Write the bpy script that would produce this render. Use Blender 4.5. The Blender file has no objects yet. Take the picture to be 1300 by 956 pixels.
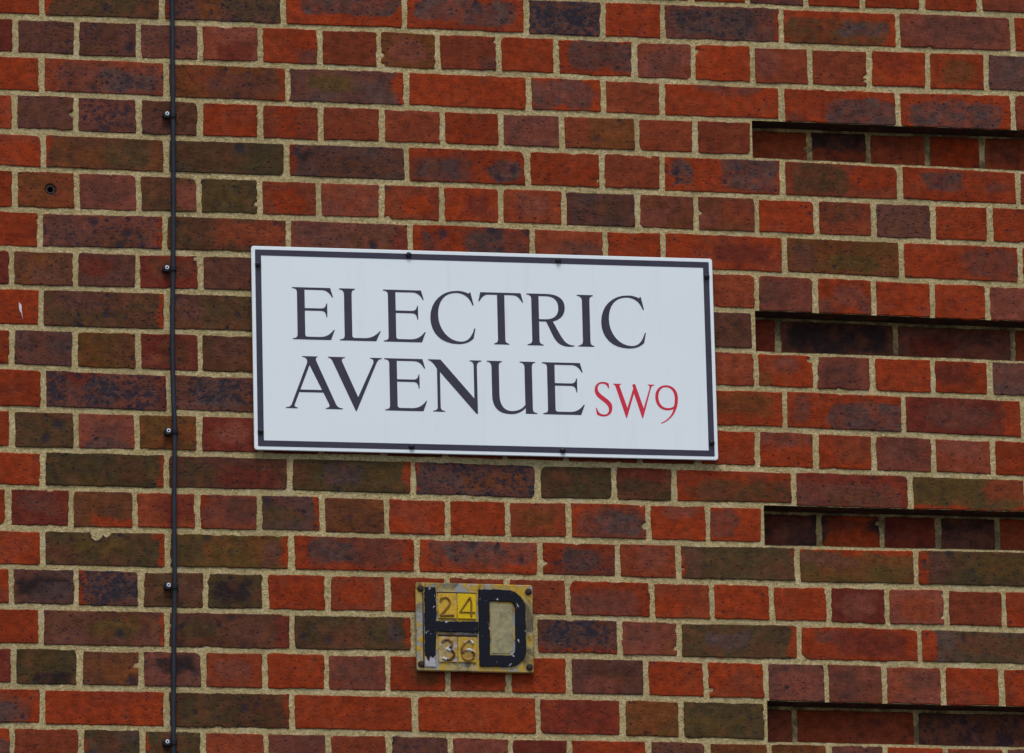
import bpy, bmesh, math, random
import numpy as np
from mathutils import Vector, Matrix
from mathutils.geometry import tessellate_polygon

scene = bpy.context.scene
COL = scene.collection
random.seed(7)
rng = np.random.default_rng(11)

# ------------------------------------------------------------------ camera
# wall face is the plane y = 0, x to the right, z up from the pavement (metres)
cam_d = bpy.data.cameras.new('camera')
cam = bpy.data.objects.new('camera', cam_d)
COL.objects.link(cam)
F_PX, YAW, PITCH, ROLL = 9208.031833, 0.200565, 0.244916, -0.018497
cam_d.sensor_width = 36.0
cam_d.lens = F_PX / 1300.0 * 36.0
cam_d.clip_start = 0.1
cam_d.clip_end = 2000
fw = Vector((math.sin(YAW)*math.cos(PITCH), math.cos(YAW)*math.cos(PITCH), math.sin(PITCH)))
rt = Vector((math.cos(YAW), -math.sin(YAW), 0))
up = rt.cross(fw)
r2 = rt*math.cos(ROLL) + up*math.sin(ROLL)
u2 = -rt*math.sin(ROLL) + up*math.cos(ROLL)
cam.matrix_world = Matrix(((r2.x, u2.x, -fw.x, -2.63089609), (r2.y, u2.y, -fw.y, -12.866048559),
                           (r2.z, u2.z, -fw.z, 1.6), (0, 0, 0, 1)))
scene.camera = cam

# ------------------------------------------------------------------ light: overcast day
SUN_EL, SUN_AZ = math.radians(64), math.radians(188)      # azimuth from +y, clockwise
world = bpy.data.worlds.new('World'); scene.world = world
world.use_nodes = True
wn = world.node_tree; wn.nodes.clear()
wo = wn.nodes.new('ShaderNodeOutputWorld'); wb = wn.nodes.new('ShaderNodeBackground')
sky = wn.nodes.new('ShaderNodeTexSky'); sky.sky_type = 'NISHITA'; sky.sun_disc = False
sky.sun_elevation = SUN_EL; sky.sun_rotation = SUN_AZ
sky.dust_density = 3.0; sky.air_density = 1.0; sky.ozone_density = 1.0
wb.inputs['Strength'].default_value = 0.115
wn.links.new(sky.outputs[0], wb.inputs[0]); wn.links.new(wb.outputs[0], wo.inputs[0])
sun_d = bpy.data.lights.new('sun', 'SUN'); sun_d.energy = 1.5; sun_d.angle = math.radians(20)
sun_d.color = (1.0, 0.97, 0.93)
sun = bpy.data.objects.new('sun', sun_d); COL.objects.link(sun)
sd = Vector((math.sin(SUN_AZ)*math.cos(SUN_EL), math.cos(SUN_AZ)*math.cos(SUN_EL), math.sin(SUN_EL)))
sun.rotation_euler = sd.to_track_quat('Z', 'Y').to_euler()
sun.location = (0, -8, 12)
scene.view_settings.view_transform = 'Standard'
scene.view_settings.look = 'None'
scene.view_settings.gamma = 1.0
scene.view_settings.use_curve_mapping = False
scene.view_settings.exposure = 0.32

# ---- measured positions on the wall (mm): bed joints, perpends, sign, cable
BEDS = {0: [(-975, 5619), (-499, 5621), (-9, 5623), (488, 5624), (1000, 5627)], 1: [(-975, 5544), (-500, 5546), (-11, 5547), (486, 5547), (997, 5551)], 2: [(-976, 5470), (-501, 5469), (-12, 5470), (483, 5467), (994, 5471)], 3: [(-976, 5396), (-502, 5396), (-13, 5396), (482, 5397), (991, 5397)], 4: [(-976, 5322), (-502, 5321), (-15, 5324), (480, 5324), (988, 5318)], 5: [(-976, 5251), (-503, 5249), (-16, 5249), (478, 5248), (986, 5247)], 6: [(-976, 5172), (-504, 5173), (-17, 5174), (476, 5173), (983, 5170)], 7: [(-976, 5097), (-504, 5100), (-19, 5098), (473, 5097), (980, 5091)], 8: [(-976, 5023), (-505, 5025), (-20, 5023), (471, 5024), (978, 5020)], 9: [(-976, 4946), (-506, 4948), (-22, 4948), (469, 4946), (975, 4943)], 10: [(-976, 4871), (-506, 4869), (-23, 4871), (467, 4873), (972, 4869)], 11: [(-976, 4792), (-507, 4793), (-24, 4794), (465, 4795), (969, 4789)], 12: [(-976, 4715), (-508, 4717), (-26, 4718), (463, 4718), (967, 4715)], 13: [(-976, 4644), (-509, 4646), (-27, 4646), (461, 4648), (964, 4649)], 14: [(-976, 4567), (-509, 4570), (-28, 4571), (459, 4572), (961, 4575)], 15: [(-976, 4495), (-510, 4496), (-30, 4500), (457, 4498), (959, 4499)], 16: [(-976, 4420), (-511, 4421), (-31, 4424), (455, 4424), (956, 4421)], 17: [(-976, 4345), (-511, 4347), (-32, 4351), (453, 4351), (953, 4351)], 18: [(-977, 4271), (-512, 4272), (-34, 4275), (451, 4275), (951, 4274)]}
PERP = {-1: [346, 457, 569, 681, 799, 912], 0: [-897, -671, -440, -208, 25, 174, 290, 521, 749, 975], 1: [-946, -831, -715, -599, -484, -372, -259, -146, -30, 82, 233, 347, 462, 575, 690, 806, 922], 2: [-898, -663, -434, -207, 27, 170, 285, 517, 745, 972], 3: [-948, -834, -716, -600, -486, -371, -255, -140, -27, 89, 235, 347, 459, 580, 696, 812, 921], 4: [-894, -664, -437, -209, 22, 166, 282, 515, 744, 975], 5: [-948, -833, -717, -603, -488, -377, -258, -144, -30, 90, 232, 345, 463, 579, 691, 806, 918], 6: [-900, -668, -436, -204, 28, 169, 280, 514, 742, 975], 7: [-954, -835, -719, -601, -487, -374, -256, -143, -29, 87, 231, 345, 459, 572, 686, 801, 908], 8: [-899, -665, -434, -204, 27, 170, 281, 453, 509, 738, 968], 9: [-954, -837, -718, -603, -488, -376, -258, -143, -30, 86, 229, 342, 453, 567, 679, 796, 907], 10: [-895, -661, -436, -206, 26, 170, 283, 507, 736, 969], 11: [-954, -836, -722, -606, -491, -378, -260, -144, -31, 86, 226, 339, 451, 564, 676, 792, 908], 12: [-897, -668, -438, -205, 30, 176, 290, 520, 746, 970], 13: [-961, -845, -727, -610, -494, -378, -257, -141, -28, 87, 240, 353, 460, 578, 700, 809, 925], 14: [-897, -666, -436, -201, 31, 179, 295, 522, 751, 980], 15: [-955, -836, -716, -596, -485, -369, -256, -144, -32, 83, 242, 357, 471, 580, 693, 807, 919], 16: [-901, -669, -437, -209, 20, 179, 293, 522, 753, 982], 17: [-952, -830, -717, -601, -488, -373, -258, -146, -32, 82, 228, 341, 457, 572, 683, 797, 909]}
RECX = {3: 458, 8: 454, 13: 461}
SIGN = [-67.3332, 4921.4959, 878.4527, 389.6416, 0.0059]
SCREWS = [(-427.4, 158.8), (-142.0, 185.2), (142.9, 182.6), (427.5, 159.3), (-427.3, -160.4), (-143.9, -183.0), (142.3, -183.6), (427.4, -162.2)]
LET_A = [('E', -363.7, 117.7), ('L', -275.0, 117.8), ('E', -192.0, 118.1), ('C', -103.3, 117.1), ('T', -11.4, 117.3), ('R', 80.8, 117.9), ('I', 177.0, 118.3), ('C', 222.2, 117.1)]
LET_B = [('A', -378.9, -114.0), ('V', -298.2, -114.7), ('E', -192.0, -113.2), ('N', -109.2, -114.4), ('U', 1.9, -114.1), ('E', 107.3, -113.8)]
LET_C = [('S', 206.5, -115.5), ('W', 241.5, -115.7), ('9', 321.7, -114.8)]
CABLE = [(-652, 5587), (-652, 5471), (-652, 5361), (-652, 5250), (-653, 5128), (-654, 5065), (-656, 4932), (-655, 4827), (-653, 4755), (-655, 4618), (-655, 4462), (-657, 4381), (-658, 4284), (-659, 4146)]
CLIPS = [(-652, 5361), (-654, 5065), (-653, 4755), (-655, 4462), (-659, 4171)]
PLATE = [-96.5, 4397.9]
HOLE = (-881.7549327157383, 5212.018078028286)
CHIP = (-798.3019008671372, 4556.2234493133055)
CHIP2 = (-777.1638374600989, 4558.267283731609)
MARK = [(-941, 4994), (-936, 4988), (-936, 4979), (-934, 4961), (-937, 4974), (-939, 4976), (-941, 4983)]

# ------------------------------------------------------------------ helpers
def lin(c):
    """sRGB 0-255 -> linear"""
    o = []
    for v in c:
        v = v/255.0
        o.append(v/12.92 if v <= 0.04045 else ((v+0.055)/1.055)**2.4)
    return o

def link(o, parent=None):
    COL.objects.link(o)
    if parent: o.parent = parent
    return o

def empty(name, loc=(0, 0, 0), rot=(0, 0, 0)):
    o = bpy.data.objects.new(name, None); o.empty_display_size = 0.05
    o.location = loc; o.rotation_euler = rot
    return link(o)

def new_mat(name):
    m = bpy.data.materials.new(name); m.use_nodes = True
    nt = m.node_tree
    return m, nt, nt.nodes['Principled BSDF']

def N(nt, t, **kw):
    n = nt.nodes.new(t)
    for k, v in kw.items():
        if k in n.inputs: n.inputs[k].default_value = v
        else: setattr(n, k, v)
    return n

def noise(nt, co, scale, detail=3, rough=0.55, dist=0.0):
    n = N(nt, 'ShaderNodeTexNoise'); n.inputs['Scale'].default_value = scale
    n.inputs['Detail'].default_value = detail; n.inputs['Roughness'].default_value = rough
    n.inputs['Distortion'].default_value = dist
    nt.links.new(co, n.inputs['Vector'])
    return n.outputs[0]

def ramp(nt, fac, stops):
    r = N(nt, 'ShaderNodeValToRGB'); e = r.color_ramp.elements
    while len(e) < len(stops): e.new(0.5)
    for i, (p, c) in enumerate(stops):
        e[i].position = p; e[i].color = (c, c, c, 1) if not hasattr(c, '__len__') else (*c, 1)
    nt.links.new(fac, r.inputs[0])
    return r.outputs[0]

def math_n(nt, op, a, b=None, clamp=False):
    n = N(nt, 'ShaderNodeMath'); n.operation = op; n.use_clamp = clamp
    for i, v in enumerate((a, b)):
        if v is None: continue
        if isinstance(v, (int, float)): n.inputs[i].default_value = v
        else: nt.links.new(v, n.inputs[i])
    return n.outputs[0]

def mix(nt, fac, a, b, blend='MIX'):
    n = N(nt, 'ShaderNodeMix'); n.data_type = 'RGBA'; n.blend_type = blend
    for i, v in ((0, fac), (6, a), (7, b)):
        if isinstance(v, (int, float)): n.inputs[i].default_value = v if i == 0 else (v, v, v, 1)
        elif isinstance(v, (tuple, list)): n.inputs[i].default_value = (*v[:3], 1)
        else: nt.links.new(v, n.inputs[i])
    return n.outputs[2]

def bump(nt, h, strength, dist, bsdf, prev=None):
    b = N(nt, 'ShaderNodeBump'); b.inputs['Strength'].default_value = strength
    b.inputs['Distance'].default_value = dist
    nt.links.new(h, b.inputs['Height'])
    if prev: nt.links.new(prev, b.inputs['Normal'])
    nt.links.new(b.outputs[0], bsdf.inputs['Normal'])
    return b.outputs[0]

def objco(nt):
    return N(nt, 'ShaderNodeTexCoord').outputs['Object']

# ------------------------------------------------------------------ value noise (numpy, mm coordinates)
def _h(ix, iy, s):
    n = (ix.astype(np.int64)*374761393 + iy.astype(np.int64)*668265263 + int(s)*2147483647) & 0xffffffff
    n = ((n ^ (n >> 13))*1274126177) & 0xffffffff
    n = (n ^ (n >> 16)) & 0xffffffff
    return n/4294967295.0

def vn(x, y, s=0):
    x = np.asarray(x, float); y = np.asarray(y, float)
    ix = np.floor(x); iy = np.floor(y); fx = x-ix; fy = y-iy
    fx = fx*fx*(3-2*fx); fy = fy*fy*(3-2*fy)
    a = _h(ix, iy, s); b = _h(ix+1, iy, s); c = _h(ix, iy+1, s); d = _h(ix+1, iy+1, s)
    return (a+(b-a)*fx)*(1-fy)+(c+(d-c)*fx)*fy - 0.5

def fb(x, y, s=0):
    return vn(x, y, s)+0.5*vn(x*2.1+7, y*2.1+3, s+1)+0.25*vn(x*4.3+1, y*4.3+9, s+2)

def sstep(a, b, x):
    t = np.clip((x-a)/(b-a), 0, 1); return t*t*(3-2*t)

# ------------------------------------------------------------------ materials of the wall
def mat_brick():
    m, nt, b = new_mat('brick')
    co = objco(nt)
    col = N(nt, 'ShaderNodeAttribute', attribute_name='Col').outputs['Color']
    spk = N(nt, 'ShaderNodeAttribute', attribute_name='spk').outputs['Fac']
    # mottling at two sizes
    n1 = noise(nt, co, 60, 4, 0.62)
    m1 = ramp(nt, n1, [(0.30, 0.66), (0.70, 1.34)])
    mpx = N(nt, 'ShaderNodeMapping'); mpx.inputs['Scale'].default_value = (40, 40, 260)
    nt.links.new(co, mpx.inputs['Vector'])
    nx = noise(nt, mpx.outputs[0], 1.0, 3, 0.6)
    c = mix(nt, 1.0, col, m1, 'MULTIPLY')
    c = mix(nt, 1.0, c, ramp(nt, nx, [(0.3, 0.82), (0.7, 1.16)]), 'MULTIPLY')   # drag marks of the wire cut
    n2 = noise(nt, co, 420, 4, 0.7)
    m2 = ramp(nt, n2, [(0.28, 0.66), (0.72, 1.30)])
    c = mix(nt, 1.0, c, m2, 'MULTIPLY')
    # hue drift
    n3 = noise(nt, co, 34, 3, 0.5)
    f3 = ramp(nt, n3, [(0.52, 0.0), (0.72, 0.35)])
    c = mix(nt, f3, c, (0.20, 0.055, 0.022))
    # big burnt blue-black spots, more of them where the brick has many
    n4 = noise(nt, co, 95, 2.5, 0.6)
    th = math_n(nt, 'MULTIPLY', spk, 0.066)
    v4 = math_n(nt, 'ADD', n4, th)
    s4 = ramp(nt, v4, [(0.715, 0.0), (0.84, 0.85)])
    c = mix(nt, s4, c, (0.020, 0.019, 0.030))
    # round burnt specks in two sizes, distorted a little
    wob = N(nt, 'ShaderNodeVectorMath'); wob.operation = 'SCALE'; wob.inputs['Scale'].default_value = 0.006
    nn = N(nt, 'ShaderNodeTexNoise'); nn.inputs['Scale'].default_value = 160; nt.links.new(co, nn.inputs['Vector'])
    nt.links.new(nn.outputs['Color'], wob.inputs[0])
    add = N(nt, 'ShaderNodeVectorMath'); add.operation = 'ADD'; nt.links.new(co, add.inputs[0]); nt.links.new(wob.outputs[0], add.inputs[1])
    pin = None
    for sc, thr, gain, r0, r1, dark in ((44, 0.91, 0.13, 0.14, 0.46, 0.88), (105, 0.80, 0.12, 0.12, 0.44, 0.85), (200, 0.70, 0.05, 0.12, 0.42, 0.5)):
        vo = N(nt, 'ShaderNodeTexVoronoi'); vo.inputs['Scale'].default_value = sc
        nt.links.new(add.outputs[0], vo.inputs['Vector'])
        sel = N(nt, 'ShaderNodeSeparateColor'); nt.links.new(vo.outputs['Color'], sel.inputs[0])
        pick = ramp(nt, math_n(nt, 'ADD', sel.outputs[0], math_n(nt, 'MULTIPLY', spk, gain)), [(thr, 0.0), (thr+0.06, 1.0)])
        size = math_n(nt, 'DIVIDE', vo.outputs['Distance'], math_n(nt, 'ADD', sel.outputs[1], 0.45))
        dot = ramp(nt, size, [(r0, 1.0), (r1, 0.0)])
        p = math_n(nt, 'MULTIPLY', pick, dot)
        c = mix(nt, math_n(nt, 'MULTIPLY', p, dark), c, (0.018, 0.016, 0.024))
        pin = p if pin is None else math_n(nt, 'MAXIMUM', pin, p)
    # faint pale bloom / mortar dust
    n5 = noise(nt, co, 160, 5, 0.75)
    f5 = ramp(nt, n5, [(0.60, 0.0), (0.80, 0.10)])
    c = mix(nt, f5, c, (0.36, 0.27, 0.20))
    nt.links.new(c, b.inputs['Base Color'])
    b.inputs['Roughness'].default_value = 0.82
    b.inputs['Specular IOR Level'].default_value = 0.12
    h = math_n(nt, 'SUBTRACT', math_n(nt, 'ADD', n2, math_n(nt, 'MULTIPLY', n1, 1.2)), math_n(nt, 'MULTIPLY', pin, 1.6))
    bump(nt, h, 0.55, 0.0012, b)
    return m

def mat_mortar():
    m, nt, b = new_mat('mortar')
    co = objco(nt)
    n1 = noise(nt, co, 210, 5, 0.8)
    n2 = noise(nt, co, 9, 3, 0.6)
    n3 = noise(nt, co, 420, 2, 0.6)
    c = ramp(nt, n1, [(0.28, (0.16, 0.118, 0.045)), (0.46, (0.46, 0.355, 0.155)), (0.66, (0.78, 0.65, 0.38))])
    c = mix(nt, ramp(nt, n2, [(0.40, 0.0), (0.68, 0.5)]), c, (0.31, 0.25, 0.115))
    c = mix(nt, ramp(nt, noise(nt, co, 16, 3, 0.6), [(0.55, 0.0), (0.72, 0.4)]), c, (0.70, 0.62, 0.42))
    c = mix(nt, ramp(nt, n3, [(0.64, 0.0), (0.72, 0.7)]), c, (0.075, 0.055, 0.030))
    # dark pits
    n4 = noise(nt, co, 120, 4, 0.75)
    c = mix(nt, ramp(nt, n4, [(0.62, 0.0), (0.70, 0.8)]), c, (0.055, 0.042, 0.026))
    # soot and painted-in shade on the joints of the recessed courses, in patches
    soot_shade = N(nt, 'ShaderNodeAttribute', attribute_name='spk').outputs['Fac']
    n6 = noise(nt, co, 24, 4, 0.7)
    c = mix(nt, math_n(nt, 'MULTIPLY', soot_shade, ramp(nt, n6, [(0.42, 0.0), (0.58, 0.7)])), c, (0.035, 0.028, 0.020))
    nt.links.new(c, b.inputs['Base Color'])
    b.inputs['Roughness'].default_value = 0.95
    b.inputs['Specular IOR Level'].default_value = 0.15
    h = math_n(nt, 'SUBTRACT', math_n(nt, 'ADD', n1, math_n(nt, 'MULTIPLY', n3, 0.4)), math_n(nt, 'MULTIPLY', n4, 0.6))
    bump(nt, h, 1.0, 0.003, b)
    return m

M_BRICK, M_MORTAR = mat_brick(), mat_mortar()

# ------------------------------------------------------------------ brick colours (sRGB as weathered; scaled to albedo)
ALB = 1.0
PAL = {k: np.array(lin(v))*ALB for k, v in {
    'R': (131, 47, 15),    # bright orange red
    'A': (119, 52, 28),    # plain red
    'D': (99, 39, 26),    # dark red
    'Q': (112, 58, 44),    # dusty red brown
    'T': (101, 55, 24),    # orange tan brown
    'P': (89, 53, 43),     # purple brown
    'M': (84, 50, 31),     # brown
    'G': (77, 58, 53),     # grey blue burnt
    'B': (68, 54, 31),     # olive
    'O': (80, 59, 26),     # yellow olive
    'K': (42, 30, 29),     # sooty; also shade painted into the recesses
}.items()}

# bricks of each course between its perpends; "base|patch:u0,u1,v0,v1|sN" (u to the right, v upwards)
SPEC = {
-1: ['R', 'R', 'P', 'R', 'R', 'R', 'A'],
0: ['R', 'M|B:.3,.8,.2,1|R:-.1,.04,-.1,1.1|s1', 'P|T:.3,.48,0,1|B:.5,1,.1,1|R:-.1,.05,-.1,1.1|s3', 'R|G:.12,.93,.3,1.1|s1', 'R|G:.06,.95,.2,.92|s1', 'P|G:.2,.8,.2,.8|s4', 'R', 'P|G:.1,.8,.1,.9|R:.94,1.1,-.1,1.1|s2', 'R|B:.03,.92,-.1,.75|G:.5,.9,.3,.7', 'Q|P:.2,.9,.2,1|s1', 'R'],
1: ['D', 'P|s2', 'P|s2', 'P|s1', 'Q|D:.3,.9,0,.5', 'R|P:.6,1.1,-.1,.35', 'A', 'T|Q:.2,.8,.2,.8', 'A|P:.7,1.1,-.1,.5', 'R', 'R|G:.13,1.1,.14,.97|P:.2,.9,.3,.9', 'Q|P:.2,.8,.2,.8|s1', 'R', 'A|Q:0,.5,.2,1', 'A', 'R', 'R|T:.2,.8,.2,.8', 'P'],
2: ['R', 'A|P:.12,.98,-.1,.86|G:.45,.9,.1,.7|s3', 'T|P:.35,.8,-.1,.8|P:.8,.93,.1,1|R:.94,1.1,-.1,1.1|s1', 'P|O:.18,.55,.35,.9|R:.9,1.1,-.1,1.1', 'R', 'R|G:.0,.86,.05,.95', 'A', 'R|P:.25,.85,.78,1.1', 'R|G:.36,1.0,-.1,.75|P:.05,.18,0,.3', 'R|G:.08,.9,-.1,.78|s2', 'A'],
3: ['R', 'P', 'P|s4', 'P|M:.5,1.1,.1,.9|s1', 'R', 'A|R:.3,.6,0,1', 'A', 'A|s1', 'R', 'Q', 'T|A:-.1,.4,0,1', 'A', 'A', 'A', 'A|K:-.1,1.1,.45,1.1|s1', 'A', 'R', 'A'],
4: ['R', 'M|B:.5,.9,.1,.9|R:-.1,.06,-.1,1.1', 'B|M:.1,.6,.1,.9', 'P|K:.1,.2,.4,.8|M:.3,.9,0,.6|R:-.1,.06,-.1,1.1|s2', 'R|P:.04,.52,-.1,.8|G:.1,.45,.1,.6|G:.7,.95,.1,.8|s2', 'R', 'A', 'R|G:.06,.24,.15,1|G:.48,.97,.1,1.1|s2', 'A|B:.08,.56,.05,.92|R:.6,1,.3,1', 'R|G:.18,.55,.3,.95|P:.75,.9,.3,.8', 'A'],
5: ['R', 'T|s1', 'Q|P:.2,.9,.2,.8', 'M|Q:.6,1.1,.1,.9|s1', 'B', 'A|R:.2,.8,.1,.8', 'Q', 'A|R:.3,.9,.1,.7', 'R|D:.4,.8,.2,.8', 'A|Q:.2,.8,.3,.9', 'P|M:.4,.9,.1,.9|D:-.1,.08,0,1|s1', 'Q', 'Q|A:.4,1,.2,.9', 'R', 'A|M:.1,.8,.4,1', 'P|s1', 'R', 'R'],
6: ['R', 'P|M:.45,.9,.1,.6|R:.95,1.1,-.1,1.1|s3', 'M|A:.4,1,.2,.9|s1', 'P|M:.5,.9,.1,.9|D:.86,1.1,-.1,1.1|s1', 'R|G:.08,.17,.2,.8|P:.42,1,.1,1|G:.45,.8,.2,.9|s2', 'A|P:.33,1,-.1,.7', 'R', 'R|D:.4,.9,.2,.8', 'T|P:.05,.28,.1,.9|O:.4,.8,.1,.6', 'R|P:.5,.98,.1,.95', 'R'],
7: ['D', 'M|P:.3,.8,0,.6|s2', 'P|D:.1,.6,.3,.9|s1', 'D|M:.2,.9,.3,.9|s1', 'P|s1', 'A', 'A', 'Q', 'R', 'A', 'P', 'R', 'A', 'Q|P:-.1,.6,.2,.9', 'R|P:-.1,.35,-.1,.4|P:.75,1.1,-.1,.5|Q:.3,.9,.3,.8', 'R', 'R', 'Q'],
8: ['R', 'M|P:.1,.5,.4,1|R:.93,1.1,-.1,1.1|s3', 'M|P:.0,.3,.2,.9|s2', 'A', 'R', 'A', 'R', 'P|M:.3,.9,.1,.9', 'D', 'P|K:.1,.9,.1,1|s1', 'P|D:.1,.5,.1,.7', 'A'],
9: ['R', 'P|s2', 'T|M:.5,1,.2,.9|s1', 'D|M:.4,.9,.1,.9|s1', 'M|P:.2,.8,.4,1', 'A', 'R', 'A', 'Q', 'A', 'A', 'R', 'A', 'R|P:.3,.7,.4,1|T:0,.3,0,.6', 'Q|P:.1,.8,.1,.7', 'R', 'R|D:.1,.7,.3,.9', 'P'],
10: ['R', 'P|D:.2,.5,.6,1.1|G:.3,.6,.1,.9|D:.9,1.1,-.1,1.1|s4', 'P|G:.2,.6,.1,.9|s3', 'R', 'P', 'A', 'R', 'R|T:.2,.9,.3,.9', 'R|P:.06,.2,.15,.95|G:.36,1,-.1,.78|s1', 'D|P:.2,.75,.2,.8|R:.83,1.1,-.1,1.1', 'A'],
11: ['R', 'M|B:.1,.9,.3,.8|s1', 'Q|G:.1,.9,-.1,.3|P:.2,.8,.3,.8', 'T|s1', 'D|Q:.2,.8,.2,.8', 'D', 'D', 'D', 'D', 'D', 'D', 'D', 'R', 'R|P:-.1,1.1,.6,1.1', 'R|A:.3,.9,.1,.9', 'Q|P:.2,.8,.3,1', 'A|Q:.1,.9,.5,1.1', 'R'],
12: ['R', 'B|M:.6,.85,.1,.9|R:.93,1.1,-.1,1.1|s1', 'M|B:.1,.35,.1,.9|D:.4,.9,0,.7', 'B|M:-.1,.2,.1,.9|G:.3,.6,.2,.9|R:.93,1.1,-.1,1.1|s1', 'P|T:.4,.9,.2,.7|R:-.1,.04,-.1,1.1|s4', 'B|M:.1,.5,.3,.9', 'M|D:.0,.9,.6,1.1', 'R|B:.18,1.1,-.1,.68|M:.1,.4,0,.5', 'D|P:-.1,.92,-.1,.7|M:.3,.8,0,.5|s1', 'O|A:.6,1.1,.3,1|R:-.1,1.1,-.1,.1'],
13: ['R', 'D|P:.2,.8,.3,.9|s1', 'M|R:.3,1,-.1,.3', 'A|D:.3,1.1,.2,.9', 'Q|R:-.1,.08,-.1,1.1|P:.4,1,.2,.9', 'P|B:.0,.7,.1,.7|R:.9,1.1,-.1,1.1|s1', 'T|M:.3,.9,.1,.7|s1', 'R', 'R', 'A|T:.2,.8,.2,.8', 'R|P:.15,1,-.1,.85|G:.3,.9,.1,.7|s2', 'R|Q:.3,.9,.6,1.1', 'R|P:-.1,.55,.2,.9', 'K|P:.2,.9,.2,.8', 'R|K:-.1,.12,.1,1.1|K:.8,1.1,.5,1.1', 'D', 'K|P:0,.9,0,.6', 'A'],
14: ['R', 'B|O:.2,.7,.3,.9|M:.0,.3,0,.6|R:.91,1.1,-.1,1.1', 'O|B:-.1,.3,.1,.9|P:.75,.9,0,.9|R:.91,1.1,-.1,1.1|s1', 'R|P:.12,.9,.2,1.1|G:.15,.5,.3,.9|s2', 'R|P:.1,.95,.22,1.1|G:.2,.7,.4,.9|s1', 'R|P:.2,1.1,-.1,.78|G:.25,.8,.2,.8|s3', 'A|Q:.3,.8,.3,.9', 'B|P:.06,.2,-.1,.9|R:-.1,.05,-.1,1.1|D:.95,1.1,-.1,1.1', 'O|P:-.1,.5,.5,.8|R:-.1,1.1,.86,1.1', 'B|P:.1,.25,-.1,1.1|O:.5,1,.2,.9|R:-.1,.09,-.1,1.1|s1', 'R'],
15: ['R', 'P|K:.1,.9,.3,.8|G:.3,.9,.1,.6|s1', 'P|R:-.1,.12,-.1,1.1|G:.5,1,.2,.8|s4', 'M|P:.5,1,.2,.9|s1', 'B|K:.1,.8,.2,.8|s1', 'R', 'A|R:.2,.8,.2,.8', 'R', 'A', 'A', 'R|Q:-.1,.85,-.1,.75|P:.1,.7,.1,.6', 'A|R:.0,.5,.1,.6', 'R', 'R', 'D|Q:.2,.8,.2,.8', 'Q|A:.2,.8,.1,.8', 'A', 'R'],
16: ['R', 'M|P:0,.4,-.1,.5|O:.4,.8,.2,.8|R:.95,1.1,-.1,1.1|s1', 'M|P:.5,.8,.2,.7|B:.1,.4,.2,.8|D:.88,1.1,-.1,1.1|s1', 'B|M:.2,.6,.1,.8|G:.78,.9,.2,1|R:.93,1.1,-.1,1.1|s1', 'D', 'P|G:.1,.7,.3,.9|R:-.1,1.1,-.1,.1|s4', 'Q|P:.1,.6,.3,.9', 'B|G:.2,.6,.3,.8|R:.93,1.1,-.1,1.1', 'R|P:.12,.4,.5,.95|D:.3,.9,.1,.9', 'B|M:.3,.9,.3,.9|R:-.1,.13,-.1,1.1', 'R'],
17: ['D', 'B|K:.3,.9,0,.4', 'M|T:.4,1,.1,.6|s1', 'P|K:.3,.9,.4,.9|s2', 'A|Q:.2,.8,.2,.8', 'R', 'Q|P:.1,.8,.2,.9', 'R|T:.4,.9,.2,.8', 'R', 'R', 'P|Q:.2,.7,0,.5|s1', 'R', 'R|A:.3,.9,.1,.8', 'P|Q:.4,.9,.2,.8|s1', 'Q|P:.1,.6,.1,.9', 'Q|P:.3,.9,.4,.9', 'R', 'R'],
}

def rand_spec(hdr):
    r = random.random()
    if r < 0.33: s = random.choice('RRRA')
    elif r < 0.50: s = random.choice('AQD')
    elif r < 0.75: s = random.choice(['P', 'P|M:.3,.9,.1,.9|s1', 'P|s3', 'Q|P:.2,.8,.2,.9|s1'])
    elif r < 0.88: s = random.choice(['M|s1', 'B', 'T', 'M|B:.1,.6,.1,.9|R:.93,1.1,-.1,1.1', 'B|M:.2,.7,.1,.9|R:-.1,.06,-.1,1.1'])
    else: s = random.choice(['R|G:.1,.9,.2,1.1|s1', 'R|P:.15,.9,-.1,.8|G:.3,.8,.1,.6|s2', 'R|G:.4,1.1,-.1,.7'])
    return s

# ------------------------------------------------------------------ bond layout, all in mm on the wall face
Z0 = 5621.5
K_TOP, K_BOT = -36, 74                       # courses numbered downwards from the one at the top of the photo
X_MIN, X_MAX = -4000.0, 4200.0
NEAR_K = range(-3, 21)
NEAR_X = (-1250.0, 1250.0)

def bed(k, x):
    """height of the middle of the bed joint above course k"""
    x = np.asarray(x, float)
    base = Z0-75.0*k+0.0
    if k in BEDS:
        xs = [p[0] for p in BEDS[k]]; zs = [p[1] for p in BEDS[k]]
        z = np.interp(x, xs, zs)
    elif k < 0: z = np.interp(x, [-975, 1000], [5619-75.0*k, 5626-75.0*k])
    else: z = np.full_like(x, 4273.0-75.0*(k-18))
    return np.maximum(z, 0.0) + 0.9*vn(x/90.0, np.full_like(x, k*3.7), 5)*(1 if z.min() > 1 else 0)

def is_rec(k): return (k-3) % 5 == 0
def rec_x(k): return RECX.get(k, 457)
DEPTH = 48.0

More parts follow.
